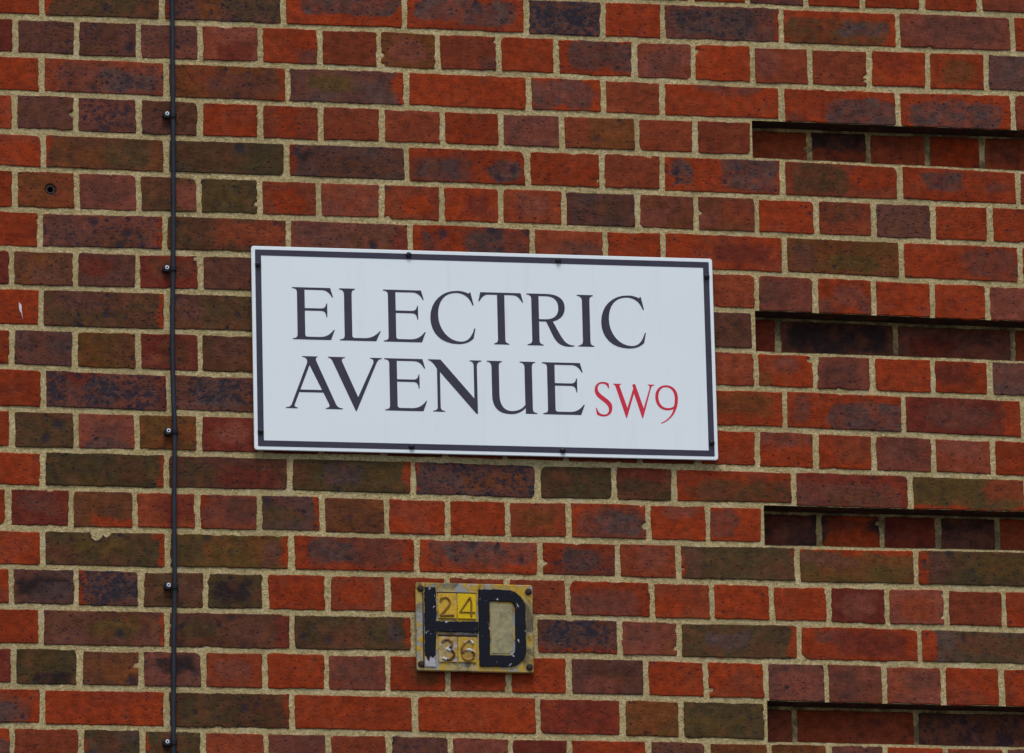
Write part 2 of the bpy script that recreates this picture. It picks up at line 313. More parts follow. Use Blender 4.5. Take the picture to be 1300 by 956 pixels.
def bounds(k):
    hdr = k % 2 == 1
    pitch = 114.6 if hdr else 229.0
    if k in PERP and k >= 0: b = list(PERP[k]); sp = list(SPEC[k])
    elif k == -1:
        b = [PERP[1][i] for i in range(11)]; b = b + PERP[-1]; sp = [rand_spec(1) for _ in b]+['A']
        sp[-7:] = SPEC[-1]
    else:
        src = PERP[1 if hdr else 0] if k < 0 else PERP[17 if hdr else 16]
        b = [v+random.uniform(-3, 3) for v in src]; sp = [rand_spec(hdr) for _ in range(len(b)+1)]
    if is_rec(k) and k not in RECX:
        b = [v for v in b if abs(v-457) > 40]
        b = sorted(b+[457]); sp = (sp+[rand_spec(hdr)]*3)[:len(b)+1]
    # carry the bond on to both sides
    while b[0]-pitch > X_MIN: b.insert(0, b[0]-pitch+random.uniform(-3, 3)); sp.insert(0, rand_spec(hdr))
    b.insert(0, X_MIN)
    while b[-1]+pitch < X_MAX: b.append(b[-1]+pitch+random.uniform(-3, 3)); sp.append(rand_spec(hdr))
    b.append(X_MAX)
    sp = (sp+[rand_spec(hdr) for _ in range(3)])[:len(b)-1]
    return b, sp

class Buf:
    def __init__(s): s.v = []; s.f = []; s.m = []; s.c = []; s.k = []; s.n = 0
    def grid(s, X, Y, Z, mat, col=None, spk=None, skip=None):
        nv, nu = X.shape
        s.v.append(np.stack([X, Y, Z], -1).reshape(-1, 3)*0.001)
        idx = np.arange(nv*nu).reshape(nv, nu)+s.n
        f = np.stack([idx[:-1, :-1], idx[:-1, 1:], idx[1:, 1:], idx[1:, :-1]], -1).reshape(-1, 4)
        if skip is not None: f = f[~skip.reshape(-1)]
        s.f.append(f); s.m.append(np.full(len(f), mat, np.int32))
        s.c.append(np.zeros((nv*nu, 3)) if col is None else col.reshape(-1, 3))
        s.k.append(np.zeros(nv*nu) if spk is None else np.broadcast_to(spk, (nv, nu)).reshape(-1))
        s.n += nv*nu
    def obj(s, name, mats, parent):
        v = np.concatenate(s.v).astype(np.float32); f = np.concatenate(s.f).astype(np.int32)
        me = bpy.data.meshes.new(name)
        me.vertices.add(len(v)); me.vertices.foreach_set('co', v.ravel())
        me.loops.add(len(f)*4); me.loops.foreach_set('vertex_index', f.ravel())
        me.polygons.add(len(f))
        me.polygons.foreach_set('loop_start', np.arange(0, len(f)*4, 4, dtype=np.int32))
        me.polygons.foreach_set('loop_total', np.full(len(f), 4, np.int32))
        me.polygons.foreach_set('material_index', np.concatenate(s.m))
        me.polygons.foreach_set('use_smooth', np.ones(len(f), bool))
        me.update(calc_edges=True)
        a = me.attributes.new('Col', 'FLOAT_COLOR', 'POINT')
        c = np.concatenate(s.c); c = np.concatenate([c, np.ones((len(c), 1))], 1).astype(np.float32)
        a.data.foreach_set('color', c.ravel())
        a = me.attributes.new('spk', 'FLOAT', 'POINT')
        a.data.foreach_set('value', np.concatenate(s.k).astype(np.float32))
        for m in mats: me.materials.append(m)
        return link(bpy.data.objects.new(name, me), parent)

CHIPS = [(CHIP[0], CHIP[1]+2, 11.0), (CHIP2[0]-2, CHIP2[1]+6, 10.0)]

def brick(buf, k, x0, x1, spec, near, y0=0.0, low=None):
    hole = near and abs((x0+x1)/2-HOLE[0]) < 60 and k == 5
    chip = near and k == 14 and x0 < CHIP[0] < x1
    res = 1.5 if hole or chip else (3.6 if near else 22.0)
    xm = (x0+x1)/2
    zt, zb = float(bed(k, xm)), float(bed(k+1, xm))
    w, h = x1-x0, zt-zb
    if w < 25 or h < 25: return
    if near:
        e = [0, .5, 1.2, 2.2, 3.6]
        iu = np.arange(3.6+res, w-14-3.6, res) if w > 25 else []
    def ax(L):
        if near:
            mid = np.linspace(3.6, L-3.6, max(2, int(round((L-7.2)/res))+1))
            return np.concatenate([[0, .5, 1.2, 2.2], mid, [L-2.2, L-1.2, L-.5, L]])
        return np.concatenate([[0, 1.5], np.linspace(6, L-6, max(2, int(L/40)+1)), [L-1.5, L]])
    g = [random.uniform(4.0, 6.0) for _ in range(4)]        # left right bottom top
    if low: g[2] = 0.4
    W, H = w-g[0]-g[1], h-g[2]-g[3]
    U, V = np.meshgrid(ax(W), ax(H))
    du = np.minimum(U, W-U); dv = np.minimum(V, H-V); d = np.minimum(du, dv)
    # rounded corners, each its own radius
    cx, cy = U-W/2, V-H/2
    for sx in (-1, 1):
        for sy in (-1, 1):
            r = random.choice([1.5, 2, 2, 2.5, 3, 4, 5, 11 if random.random() < .35 else 3])
            if low and sy < 0: r = 1.5
            ox, oy = sx*(W/2-r), sy*(H/2-r)
            ddx, ddy = (cx-ox)*sx, (cy-oy)*sy
            m = (ddx > 0) & (ddy > 0)
            mx = np.maximum(ddx, ddy); hy = np.hypot(ddx, ddy)+1e-9
            cx = np.where(m, ox+sx*ddx*mx/hy, cx); cy = np.where(m, oy+sy*ddy*mx/hy, cy)
    sd = random.randrange(10000)
    # ragged edges and a slightly out-of-square block
    px, pz = xm+(g[0]-g[1])/2+cx, cy
    fall = np.exp(-d/5.0)
    amp = random.uniform(1.0, 2.3)
    if near:
        px = px+fall*(amp*1.5*vn(px/14, pz/9, sd)+amp*.9*vn(px/4.2, pz/4.2, sd+1))
        pz = pz+fall*((amp*1.4*vn(px/22, pz/9, sd+2)+amp*.9*vn(px/4.5, pz/4.5, sd+3)))
    tl = random.uniform(-.012, .012)
    zt2, zb2 = bed(k, px)-g[3], bed(k+1, px)+g[2]
    t = (pz+H/2)/H
    Z = zb2+(zt2-zb2)*t + (px-xm)*tl*(0 if low else 1)*np.clip(1.2-abs(t-.5), 0, 1)
    X = px+(Z-(zt+zb)/2)*random.uniform(-.02, .02)
    Y = np.where(d < 2.0, 1.3*(1-d/2.0)**2, 0)
    Y = np.where(d < .3, 6.0, Y)
    if near: Y = Y+0.9*vn(X/38, Z/22, sd+5)+0.25*vn(X/7, Z/7, sd+6)
    Y = Y+random.uniform(-.35, .35)+(X-xm)*random.uniform(-.003, .003)+y0
    # colour
    parts = spec.split('|'); spk = 0.0; burnt = np.zeros_like(X)
    col = np.broadcast_to(PAL[parts[0]], X.shape+(3,)).copy()
    u = (px-(xm-w/2))/w; v = t
    wx = fb(X/26, Z/20, sd+8); wz = fb(X/30, Z/16, sd+12)
    if parts[0] in 'PMBTOQ':                                    # these vary a lot inside one brick
        alt = PAL[random.choice({'P': 'QMG', 'M': 'PTB', 'B': 'MOG', 'T': 'MAO', 'O': 'BTM', 'Q': 'PAT'}[parts[0]])]
        f = sstep(-.25, .45, fb(X/45, Z/26, sd+20))[..., None]*.7
        col = col*(1-f)+alt*f
    else:
        f = sstep(-.1, .5, fb(X/50, Z/30, sd+20))[..., None]*.45
        col = col*(1-f)+PAL[random.choice('AADQ' if parts[0] == 'R' else 'RQDD')]*f
    for pz_ in parts[1:]:
        if pz_[0] == 's': spk = float(pz_[1:]); continue
        q = [float(a) for a in pz_[2:].split(',')]
        # rounded box distance in mm with a wandering edge
        bx, bz = (u-(q[0]+q[1])/2)*w+wx*15+7*vn(X/9, Z/9, sd+40), (v-(q[2]+q[3])/2)*H+wz*13+6*vn(X/9, Z/9, sd+41)
        hx, hz = (q[1]-q[0])/2*w, (q[3]-q[2])/2*H
        r = min(hx, hz, 22)
        qx, qz = abs(bx)-hx+r, abs(bz)-hz+r
        dd = np.hypot(np.maximum(qx, 0), np.maximum(qz, 0))+np.minimum(np.maximum(qx, qz), 0)-r
        soft = 3.2 if pz_[0] in 'GR' else 7.0
        f = (sstep(soft, -soft, dd)*(.96 if pz_[0] in 'GRK' else .85))[..., None]
        if pz_[0] in 'GBPM':                              # burnt skin is cloudy, not a flat stain
            cl = np.clip(.80+.55*fb(X/17, Z/13, sd+70), .15, 1)[..., None]
            f = f*cl
            if pz_[0] == 'G': burnt = np.maximum(burnt, f[..., 0])
        col = col*(1-f)+PAL[pz_[0]]*f
    col = col*(1-.25*burnt*sstep(-.1, .5, fb(X/22, Z/16, sd+75)))[..., None]
    if y0 > 10:  # recessed bricks: cloudy soot that also paints in some of the shade
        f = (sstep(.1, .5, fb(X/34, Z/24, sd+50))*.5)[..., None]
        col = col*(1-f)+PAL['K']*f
    tone = random.uniform(.86, 1.16)
    col = col*tone*(1+.22*fb(X/60, Z/40, sd+30))[..., None]
    S = spk*(.75+.8*fb(X/30, Z/24, sd+33))+(random.uniform(-1.4, -.1) if parts[0] in 'RADQ' else random.uniform(-.5, .5))
    if near and not chip and random.random() < .28:              # broken arrises filled by smeared mortar
        for _ in range(random.choice([1, 1, 2, 3])):
            e = random.random(); a = xm+random.uniform(-.5, .5)*W; b_ = random.choice([zt-3, zb+3])
            if e < .4: a = xm+random.choice([-.5, .5])*W; b_ = random.uniform(zb+6, zt-6) if e < .2 else b_
            if low and b_ < zb+10: continue
            r = random.uniform(2.5, 5.5)
            rr = np.hypot((X-a)/random.uniform(1, 2.2), Z-b_)+2.4*vn(X/4, Z/4, sd+60)
            Y = Y+5.0*sstep(r, r-1.5, rr)
    S = S+burnt*(1.3+1.8*fb(X/26, Z/18, sd+80))
    if chip:
        for (a, b_, r) in CHIPS:
            rr = np.hypot((X-a)/1.0, (Z-b_)*1.0)+3.0*vn(X/4, Z/4, 91)
            Y = Y+6.0*sstep(r, r-2.0, rr)
            f = sstep(r+9, r+1, rr)[..., None]*.75*(1 if r > 10.5 else .2)
            col = col*(1-f)+PAL['K']*f
    if hole:
        rr = np.hypot(X-HOLE[0], Z-HOLE[1])
        rg = rr+2.2*vn(X/3, Z/3, 77)
        Y = Y+2.2*sstep(12, 8, rg)+30*sstep(6.6, 6.0, rr)
        f = (sstep(13.5, 9.5, rg)*.85)[..., None]
        col = col*(1-f)+PAL['K']*.7*f
    buf.grid(X, Y, Z, 0, np.clip(col, .002, 1), np.clip(S, -1.5, 5))

def mortar_axis(near):
    a = list(np.arange(X_MIN, NEAR_X[0], 60)) + list(np.arange(NEAR_X[0], NEAR_X[1], 5.0 if near else 60.0)) + list(np.arange(NEAR_X[1], X_MAX+1, 60))
    return np.array(a)
MX = mortar_axis(True)

def mortar_sheet(buf, k, xa, xb, near, y0):
    xs = MX[(MX > xa) & (MX < xb)]; xs = np.concatenate([[xa], xs, [xb]])
    if not near: xs = np.unique(np.concatenate([xs[::12], [xa, xb]]))
    nv = 16 if near else 2
    tt = np.linspace(0, 1, nv)
    X = np.broadcast_to(xs, (nv, len(xs))).copy()
    zt, zb = bed(k, xs), bed(k+1, xs)
    Z = zb+(zt-zb)*tt[:, None]
    Y = np.full_like(X, 1.9+y0)
    if near:
        Y = Y+.9*vn(X/16, Z/16, 200)+.7*vn(X/6, Z/6, 201)
    skip = None
    if k == 5:
        Xc, Zc = (X[:-1, :-1]+X[1:, 1:])/2, (Z[:-1, :-1]+Z[1:, 1:])/2
        skip = np.hypot(Xc-HOLE[0], Zc-HOLE[1]) < 13
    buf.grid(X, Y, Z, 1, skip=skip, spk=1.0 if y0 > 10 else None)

wall = empty('brick_wall', (0, 0, 0))
wall['label'] = 'weathered red and purple brick wall with pale sandy mortar and recessed courses at right'
wall['category'] = 'wall'

front = Buf()
recs = {}
for k in range(K_TOP, K_BOT):
    b, sp = bounds(k)
    knear = k in NEAR_K
    rx = rec_x(k) if is_rec(k) else None
    below_low = is_rec(k+1)                       # the bricks above a recess end flush with its soffit
    for i in range(len(b)-1):
        x0, x1 = b[i], b[i+1]
        near = knear and x1 > NEAR_X[0] and x0 < NEAR_X[1]
        if rx is not None and x0 >= rx-6:
            if i and b[i-1] < rx-6 and k in (8,): pass
            buf = recs.setdefault(k, Buf())
            a0 = x0 if x0 > rx+10 else rx+4
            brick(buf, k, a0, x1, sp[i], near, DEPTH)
        else:
            brick(front, k, x0, x1, sp[i], near, 0.0, low=below_low and x0 > rec_x(k+1)-60)
    if rx is None: mortar_sheet(front, k, X_MIN, X_MAX, knear, 0)
    else:
        mortar_sheet(front, k, X_MIN, rx, knear, 0)
        buf = recs[k]
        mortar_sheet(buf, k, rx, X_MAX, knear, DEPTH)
        n = 400 if knear else 60
        xs = np.linspace(rx, X_MAX, n)
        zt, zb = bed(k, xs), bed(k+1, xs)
        dk = np.broadcast_to(PAL['K'], (2, n, 3))  # grimy soffit, coloured near black to paint in the recess shade
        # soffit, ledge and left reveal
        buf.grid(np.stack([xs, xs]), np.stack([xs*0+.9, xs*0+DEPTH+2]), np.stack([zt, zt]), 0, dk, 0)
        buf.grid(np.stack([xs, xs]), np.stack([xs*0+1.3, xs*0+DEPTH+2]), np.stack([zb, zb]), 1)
        zz = np.linspace(float(bed(k+1, rx)), float(bed(k, rx)), 12)
        buf.grid(np.stack([zz*0+rx]*2)+.8*vn(np.stack([zz, zz])/9, np.stack([zz, zz])/9, 3), np.stack([zz*0+1.3, zz*0+DEPTH+2]), np.stack([zz, zz]), 1)
# ends, top and back of the wall
T = 240.0
for (X, Y, Z) in (([X_MIN]*2, [1.3, T], None), ([X_MAX]*2, [1.3, T], None)):
    zz = np.array([0.0, float(bed(K_TOP, 0))])
    front.grid(np.array([[X[0]]*2]*2), np.array([[1.3, T]]*2), np.stack([[zz[0]]*2, [zz[1]]*2]), 1)
zt = float(bed(K_TOP, 0))
front.grid(np.array([[X_MIN, X_MAX]]*2), np.array([[1.3]*2, [T]*2]), np.full((2, 2), zt), 1)
front.grid(np.array([[X_MIN, X_MAX]]*2), np.full((2, 2), T), np.array([[0, 0], [zt, zt]]), 1)
front.obj('brickwork', [M_BRICK, M_MORTAR], wall)
for k in sorted(recs): recs[k].obj('recessed_course', [M_BRICK, M_MORTAR], wall)

# ------------------------------------------------------------------ generic small-shape helpers (mm in, metres out)
def mesh_obj(name, bm, mat, parent=None, smooth=True, mats=None):
    me = bpy.data.meshes.new(name)
    bmesh.ops.recalc_face_normals(bm, faces=bm.faces)
    bm.to_mesh(me); bm.free()
    for m in (mats or [mat]): me.materials.append(m)
    if smooth:
        for p in me.polygons: p.use_smooth = True
        try: me.set_sharp_from_angle(angle=math.radians(38))
        except Exception: pass
    return link(bpy.data.objects.new(name, me), parent)

def rrect(w, h, r, n=6, cx=0, cz=0):
    p = []
    for (sx, sz, a0) in ((1, 1, 0), (-1, 1, 90), (-1, -1, 180), (1, -1, 270)):
        for i in range(n+1):
            a = math.radians(a0+90*i/n)
            p.append((cx+sx*(w/2-r)+r*math.cos(a), cz+sz*(h/2-r)+r*math.sin(a)))
    return p

def prism(bm, loops, y0, y1, bev=0.0):
    """loops: outline + holes in (x, z); solid from y0 (front, smaller) to y1 (back); bev = chamfer of the front edge"""
    def lp(pts, y): return [bm.verts.new((p[0]*.001, y*.001, p[1]*.001)) for p in pts]
    def shrink(pts, d, sgn):
        out = []; n = len(pts)
        for i in range(n):
            a, b, c = Vector(pts[i-1]), Vector(pts[i]), Vector(pts[(i+1) % n])
            e1, e2 = (b-a), (c-b)
            if e1.length < 1e-6 or e2.length < 1e-6: out.append(tuple(b)); continue
            n1 = Vector((-e1.y, e1.x)).normalized(); n2 = Vector((-e2.y, e2.x)).normalized()
            m = (n1+n2)
            if m.length < .3: m = n1
            m = m.normalized()*(d/max(.5, m.normalized().dot(n1)))
            out.append((b.x+sgn*m.x, b.y+sgn*m.y))
        return out
    tops = []
    for li, pts in enumerate(loops):
        area = sum(pts[i-1][0]*pts[i][1]-pts[i][0]*pts[i-1][1] for i in range(len(pts)))
        sgn = (1 if area > 0 else -1)*(1 if li == 0 else -1)
        t = shrink(pts, bev, sgn) if bev else pts
        A = lp(pts, y1); B = lp(pts, y0+bev) if bev else None; C = lp(t, y0)
        n = len(pts)
        seq = [A, B, C] if bev else [A, C]
        for q, r in zip(seq[:-1], seq[1:]):
            for i in range(n): bm.faces.new((q[i], q[(i+1) % n], r[(i+1) % n], r[i]))
        tops.append((t, C))
    tri = tessellate_polygon([[Vector((p[0], p[1], 0)) for p in t] for t, _ in tops])
    allv = [v for _, C in tops for v in C]
    for f in tri:
        try: bm.faces.new([allv[i] for i in f])
        except ValueError: pass

def flat(bm, loops, y):
    tri = tessellate_polygon([[Vector((p[0], p[1], 0)) for p in t] for t in loops])
    allv = [bm.verts.new((p[0]*.001, y*.001, p[1]*.001)) for t in loops for p in t]
    for f in tri:
        try: bm.faces.new([allv[i] for i in f])
        except ValueError: pass

def lathe(bm, prof, cx, cz, n=20):
    """prof: (radius, y) pairs from the outer back to the centre front; axis along y"""
    rings = []
    for r, y in prof:
        if r < 1e-6: rings.append([bm.verts.new((cx*.001, y*.001, cz*.001))])
        else: rings.append([bm.verts.new(((cx+r*math.cos(2*math.pi*i/n))*.001, y*.001, (cz+r*math.sin(2*math.pi*i/n))*.001)) for i in range(n)])
    for a, b in zip(rings[:-1], rings[1:]):
        for i in range(n):
            j = (i+1) % n
            if len(a) == 1 and len(b) == 1: continue
            if len(b) == 1: bm.faces.new((a[i], a[j], b[0]))
            elif len(a) == 1: bm.faces.new((a[0], b[j], b[i]))
            else: bm.faces.new((a[i], a[j], b[j], b[i]))

def tube(bm, pts, r, n=10, squash=1.0):
    """swept round bar through (x, y, z) mm points"""
    P = [Vector(p) for p in pts]; rings = []
    for i, p in enumerate(P):
        t = (P[min(i+1, len(P)-1)]-P[max(i-1, 0)]).normalized()
        a = Vector((0, 1, 0)) if abs(t.y) < .9 else Vector((1, 0, 0))
        s = t.cross(a).normalized(); q = s.cross(t).normalized()
        rings.append([bm.verts.new((p+s*r*math.cos(2*math.pi*j/n)+q*r*squash*math.sin(2*math.pi*j/n))*.001) for j in range(n)])
    for a, b in zip(rings[:-1], rings[1:]):
        for j in range(n): bm.faces.new((a[j], a[(j+1) % n], b[(j+1) % n], b[j]))
    bm.faces.new(rings[0][::-1]); bm.faces.new(rings[-1])

def smooth_path(pts, k=6):
    out = []; n = len(pts)
    for i in range(n-1):
        p0, p1, p2, p3 = pts[max(i-1, 0)], pts[i], pts[i+1], pts[min(i+2, n-1)]
        for j in range(k):
            t = j/k
            out.append(tuple(.5*((2*b)+(-a+c)*t+(2*a-5*b+4*c-d)*t*t+(-a+3*b-3*c+d)*t**3) for a, b, c, d in zip(p0, p1, p2, p3)))
    out.append(tuple(pts[-1]))
    return out

# ------------------------------------------------------------------ details of the wall itself
m, nt, b = new_mat('plug_rim'); b.inputs['Base Color'].default_value = (.07, .055, .05, 1); b.inputs['Roughness'].default_value = .7
n_ = noise(nt, objco(nt), 500, 3); nt.links.new(ramp(nt, n_, [(.4, (.012, .008, .008)), (.75, (.10, .07, .06))]), b.inputs['Base Color'])
bm = bmesh.new()
hx, hz = HOLE
lathe(bm, [(8.2, 4), (7.9, 2.0), (7.0, 1.4), (6.2, 1.5), (5.6, 2.2), (5.5, 26), (0, 27)], hx, hz, 24)
o = mesh_obj('wall_plug', bm, m, wall); o['label'] = 'old round wall plug sunk in a tan header brick'

m, nt, b = new_mat('white_splash'); b.inputs['Base Color'].default_value = (.62, .56, .54, 1); b.inputs['Roughness'].default_value = .8
bm = bmesh.new(); flat(bm, [MARK], -1.6)
ys = [(x+7, z-26) for x, z in ((-941, 4992-6), (-939.5, 4992-6), (-938.5, 4976), (-940, 4976))]
mesh_obj('paint_splash', bm, m, wall, smooth=False)

# ------------------------------------------------------------------ street name sign
def mat_panel():
    m, nt, b = new_mat('sign_white')
    co = objco(nt)
    n1 = noise(nt, co, 3.5, 4, .6); n2 = noise(nt, co, 60, 4, .7, 1.0)
    c = mix(nt, ramp(nt, n1, [(.35, 0.0), (.7, .5)]), (.78, .85, .87), (.73, .80, .83))
    # faint grime drips and scuffs
    mp = N(nt, 'ShaderNodeMapping'); mp.inputs['Scale'].default_value = (40, 1, 4)
    nt.links.new(co, mp.inputs['Vector'])
    n3 = noise(nt, mp.outputs[0], 1.0, 3, .6)
    c = mix(nt, ramp(nt, n3, [(.60, 0.0), (.78, .22)]), c, (.55, .56, .57))
    c = mix(nt, ramp(nt, n2, [(.70, 0.0), (.78, .45)]), c, (.48, .47, .50))
    nt.links.new(c, b.inputs['Base Color'])
    b.inputs['Roughness'].default_value = .32
    b.inputs['Specular IOR Level'].default_value = .4
    return m
M_WHITE = mat_panel()
def paint(name, c, rough=.35, var=.25):
    m, nt, b = new_mat(name)
    b.inputs['Specular IOR Level'].default_value = .3
    n1 = noise(nt, objco(nt), 25, 4, .65)
    f = ramp(nt, n1, [(.3, 1-var), (.7, 1+var)])
    nt.links.new(mix(nt, 1.0, tuple(c), f, 'MULTIPLY'), b.inputs['Base Color'])
    b.inputs['Roughness'].default_value = rough
    return m
M_INK = paint('sign_black', (.040, .035, .058), .38, .15)
M_REDINK = paint('sign_red', (.62, .022, .05), .4, .1)
M_SCREW = paint('screw_black', (.008, .007, .012), .5, .3)

sx, sz, SW, SH, SA = SIGN
sign = empty('street_name_sign', (sx*.001, -.012, sz*.001), (0, -SA, 0))
sign['label'] = 'white street name sign with black border reading ELECTRIC AVENUE SW9'
sign['category'] = 'street sign'
bm = bmesh.new()
prism(bm, [rrect(SW, SH, 5)], 0.0, 4.0, 0.8)
mesh_obj('panel', bm, M_WHITE, sign)
M_BAT = paint('batten', (.05, .05, .05))
for x in (-SW/2+60, 0, SW/2-60):
    bm = bmesh.new(); prism(bm, [rrect(28, SH-40, 2, 3, x, 0)], 4.0, 14.0)
    mesh_obj('mounting_batten', bm, M_BAT, sign)
bm = bmesh.new()
flat(bm, [rrect(SW-13.6, SH-13.6, 1.5, 3), rrect(SW-13.6-22.6, SH-13.6-22.6, .6, 3)[::-1]], -.35)
mesh_obj('border', bm, M_INK, sign, smooth=False)
for x, z in SCREWS:
    bm = bmesh.new()
    lathe(bm, [(5.6, -.3), (5.5, -2.2), (4.6, -4.2), (2.6, -5.4), (1.2, -5.7), (1.1, -5.0), (0, -5.0)], 0, 0, 16)
    o = mesh_obj('screw', bm, M_SCREW, sign); o.location = (x*.001, 0, z*.001)

GL = {
'E': [(81, 'M0,100 L72,100 L77,82 L75,82 C70,91 64,95.5 56,95.5 L23.5,95.5 L23.5,60.3 L54,60.3 C61,60.5 63,64 64,70 L65.8,70 L65.8,43.5 L64,43.5 C63,52 61,55.3 54,55.5 L23.5,55.5 L23.5,11 C23.5,7 25,5.5 29,5.5 L50,5.5 C62,5.5 70,10 77.5,20 L79.5,20 L72,0 L0,0 L0,2 C6,2.5 9,4 9,10 L9,90 C9,96 6,97.5 0,98')],
'L': [(77, 'M0,100 L30,100 L30,98 C25,97 23.5,95 23.5,88 L23.5,11 C23.5,7 25,5.5 29,5.5 L46,5.5 C58,5.5 67,10 75.5,19.5 L77.5,19.5 L68.5,0 L0,0 L0,2 C6,2.5 9,4 9,10 L9,88 C9,95 6,97 0,98')],
'C': [(85, 'M75.5,99 L77.3,99 L83,74 L80.5,74 C75,89 65,97 50,97 C28,97 15,80 15,54 C15,26 34,3.5 57,3.5 C70,3.5 78,12 83,29.5 L85.3,29.5 L81.5,10 C73,1.5 63,-1.5 51,-1.5 C20,-1.5 0,18 0,48 C0,80 24,101.3 52,101.3 C61,101.3 68,99.5 73.5,96.5 C74.5,97 75,97.5 75.5,99')],
'T': [(85, 'M4,100 L81,100 L85.5,82 L83.5,82 C78,91 73,95.5 66,95.5 L49.8,95.5 L49.8,12 C49.8,5 51,3 57,2 L57,0 L28.5,0 L28.5,2 C34.5,3 35.8,5 35.8,12 L35.8,95.5 L19,95.5 C12,95.5 7,91 2,82 L0,82')],
'R': [(89, 'M0,100 L38,100 C60,100 72.5,91 72.5,74.5 C72.5,60 63,50 49,47 C56,35 62,20 71,9 C77,3 82,2 89,1.8 L89,0 C80,-2 66,-2 57,7 C48,16 44,32 36,46.5 L22.8,46.5 L22.8,12 C22.8,5 24,3 30,2 L30,0 L0,0 L0,2 C7,3 8.8,5 8.8,12 L8.8,88 C8.8,95 7,97 0,98', 'M22.8,95.5 L36,95.5 C52,95.5 60,88 60,73.5 C60,59 51,51 36,51 L22.8,51')],
'I': [(31, 'M0,100 L30.5,100 L30.5,98 C25,97 23.8,95 23.8,88 L23.8,12 C23.8,5 25,3 31,2 L31,0 L.5,0 L.5,2 C7,3 9.3,5 9.3,12 L9.3,88 C9.3,95 6,97 0,98')],
'A': [(107, 'M32,100 L61,100 L61,98.5 C57.5,98 57,95 59,90 L94,10 C97,4 100,2.5 107,1.8 L107,0 L75,0 L75,1.8 C81,2.5 83,5 81,10 L70.8,31 L25.8,31 L17,8 C15.5,4 17,2.3 22,1.8 L22,0 L0,0 L0,1.8 C6,2.3 9,3.5 11,8 L41,87 C42,93 40,98 32,98.5', 'M27.7,36 L68.4,36 L45.7,83')],
'V': [(101, 'M0,100 L32,100 L32,98.3 C26,97.7 25,95 27,90 L55.5,24 L84.5,88 C86.5,94 86,97.5 79.5,98.3 L79.5,100 L101.5,100 L101.5,98.3 C96,97.5 93.5,95 91,89 L52.5,-2.5 L50.5,-2.5 L10,88 C7,95 5,97.5 0,98.3')],
'N': [(101, 'M0,100 L23.5,100 L86,27 L86,88 C86,95 84,97.5 78.5,98.3 L78.5,100 L101,100 L101,98.3 C95,97.5 92.3,95 92.3,88 L92.3,-2.5 L89.5,-2.5 L22,76 L22,10 C22,4 24,2.5 30,1.8 L30,0 L7.5,0 L7.5,1.8 C14,2.5 16.3,4 16.3,10 L16.3,82 C13,88 7,97 0,98.3')],
'U': [(94, 'M0,100 L29,100 L29,98.3 C24,97.5 22.8,95 22.8,88 L22.8,35 C23,14 32,4.5 46,4.5 C56,4.5 66,9 71.5,17 L71.5,88 C71.5,95 69,97.5 62.7,98.3 L62.7,100 L92.3,100 L92.3,98.3 C87,97.5 85.7,95 85.7,88 L85.7,10 C85.7,4 88,2.5 94,1.8 L94,0 L72,0 L72,11 C65,3 55,-1.5 43,-1.5 C20,-1.5 8.8,11 8.8,34 L8.8,88 C8.8,95 6,97.5 0,98.3')],
'S': [(33, 'M27.5,54 L25.3,54 C24,60 20,62.6 15,62.6 C9,62.6 5.5,58.5 5.5,53 C5.5,46 12,41.5 20,35.5 C28,30 32.7,25 32.7,16.5 C32.7,6 25,-.6 16,-.6 C10,-.6 6,.6 2.8,3 L1,15.5 L2.8,15.5 C5,7.5 9.5,3.2 16,3.2 C22.5,3.2 26,7 26,13 C26,20 20,25 13,30 C5,36 -.3,41 -.3,49.5 C-.3,59 6,66 15.5,66 C20,66 23.5,65 27,63')],
'W': [(80, 'M0,63 L16,63 L16,61.8 C12.5,61.5 12.3,60 13,57.5 L26.5,17 L38.5,55 L37,60 L38.3,63 L42.6,63 L57.5,17 L69.5,55 C70.5,59.5 70,61.5 66.5,61.8 L66.5,63 L79.5,63 L79.5,61.8 C75.5,61.5 74,59.5 72.6,56 L55.8,-2.5 L54.5,-2.5 L39.7,45 L25,-2.5 L23.7,-2.5 L5.5,55 C4,60 3,61.5 0,61.8')],
'9': [(44, 'M22,62.4 C35,62.4 43.6,53 43.6,38 C43.6,12 28,-6 10,-12 L9.5,-10.5 C22,-5 31,4 34.5,17 C31,15 27,14.2 22,14.2 C9,14.2 0,24 0,39 C0,53 9,62.4 22,62.4', 'M21.5,58.7 C12,58.7 6,51 6,40 C6,27 13,18.5 23,18.5 C29,18.5 33,20 35.5,23 C37,29 37.3,33 37.3,38 C37.3,50 31,58.7 21.5,58.7')],
}
def parse(d):
    pts = []
    toks = d.replace('M', ' M').replace('L', ' L').replace('C', ' C').split()
    i = 0; mode = None
    while i < len(toks):
        t = toks[i]
        if t[0] in 'MLC': mode = t[0]; t = t[1:]
        p = tuple(float(a) for a in t.split(','))
        if mode in 'ML': pts.append(p); i += 1
        else:
            p2 = tuple(float(a) for a in toks[i+1].split(',')); p3 = tuple(float(a) for a in toks[i+2].split(','))
            p0 = pts[-1]
            for j in range(1, 9):
                s = j/8
                pts.append(tuple((1-s)**3*a+3*(1-s)**2*s*b_+3*(1-s)*s*s*c+s**3*e for a, b_, c, e in zip(p0, p, p2, p3)))
            i += 3
    out = [pts[0]]
    for p in pts[1:]:
        if math.hypot(p[0]-out[-1][0], p[1]-out[-1][1]) > .05: out.append(p)
    if math.hypot(out[0][0]-out[-1][0], out[0][1]-out[-1][1]) < .05: out.pop()
    return out
def letter(ch, x, z, mat):
    ls = [parse(d) for d in GL[ch][0][1:]]
    bm = bmesh.new(); flat(bm, ls, -.3)
    o = mesh_obj('letter', bm, mat, sign, smooth=False)
    o.location = (x*.001, 0, z*.001)
BASE1, BASE2 = 17.6, -114.3
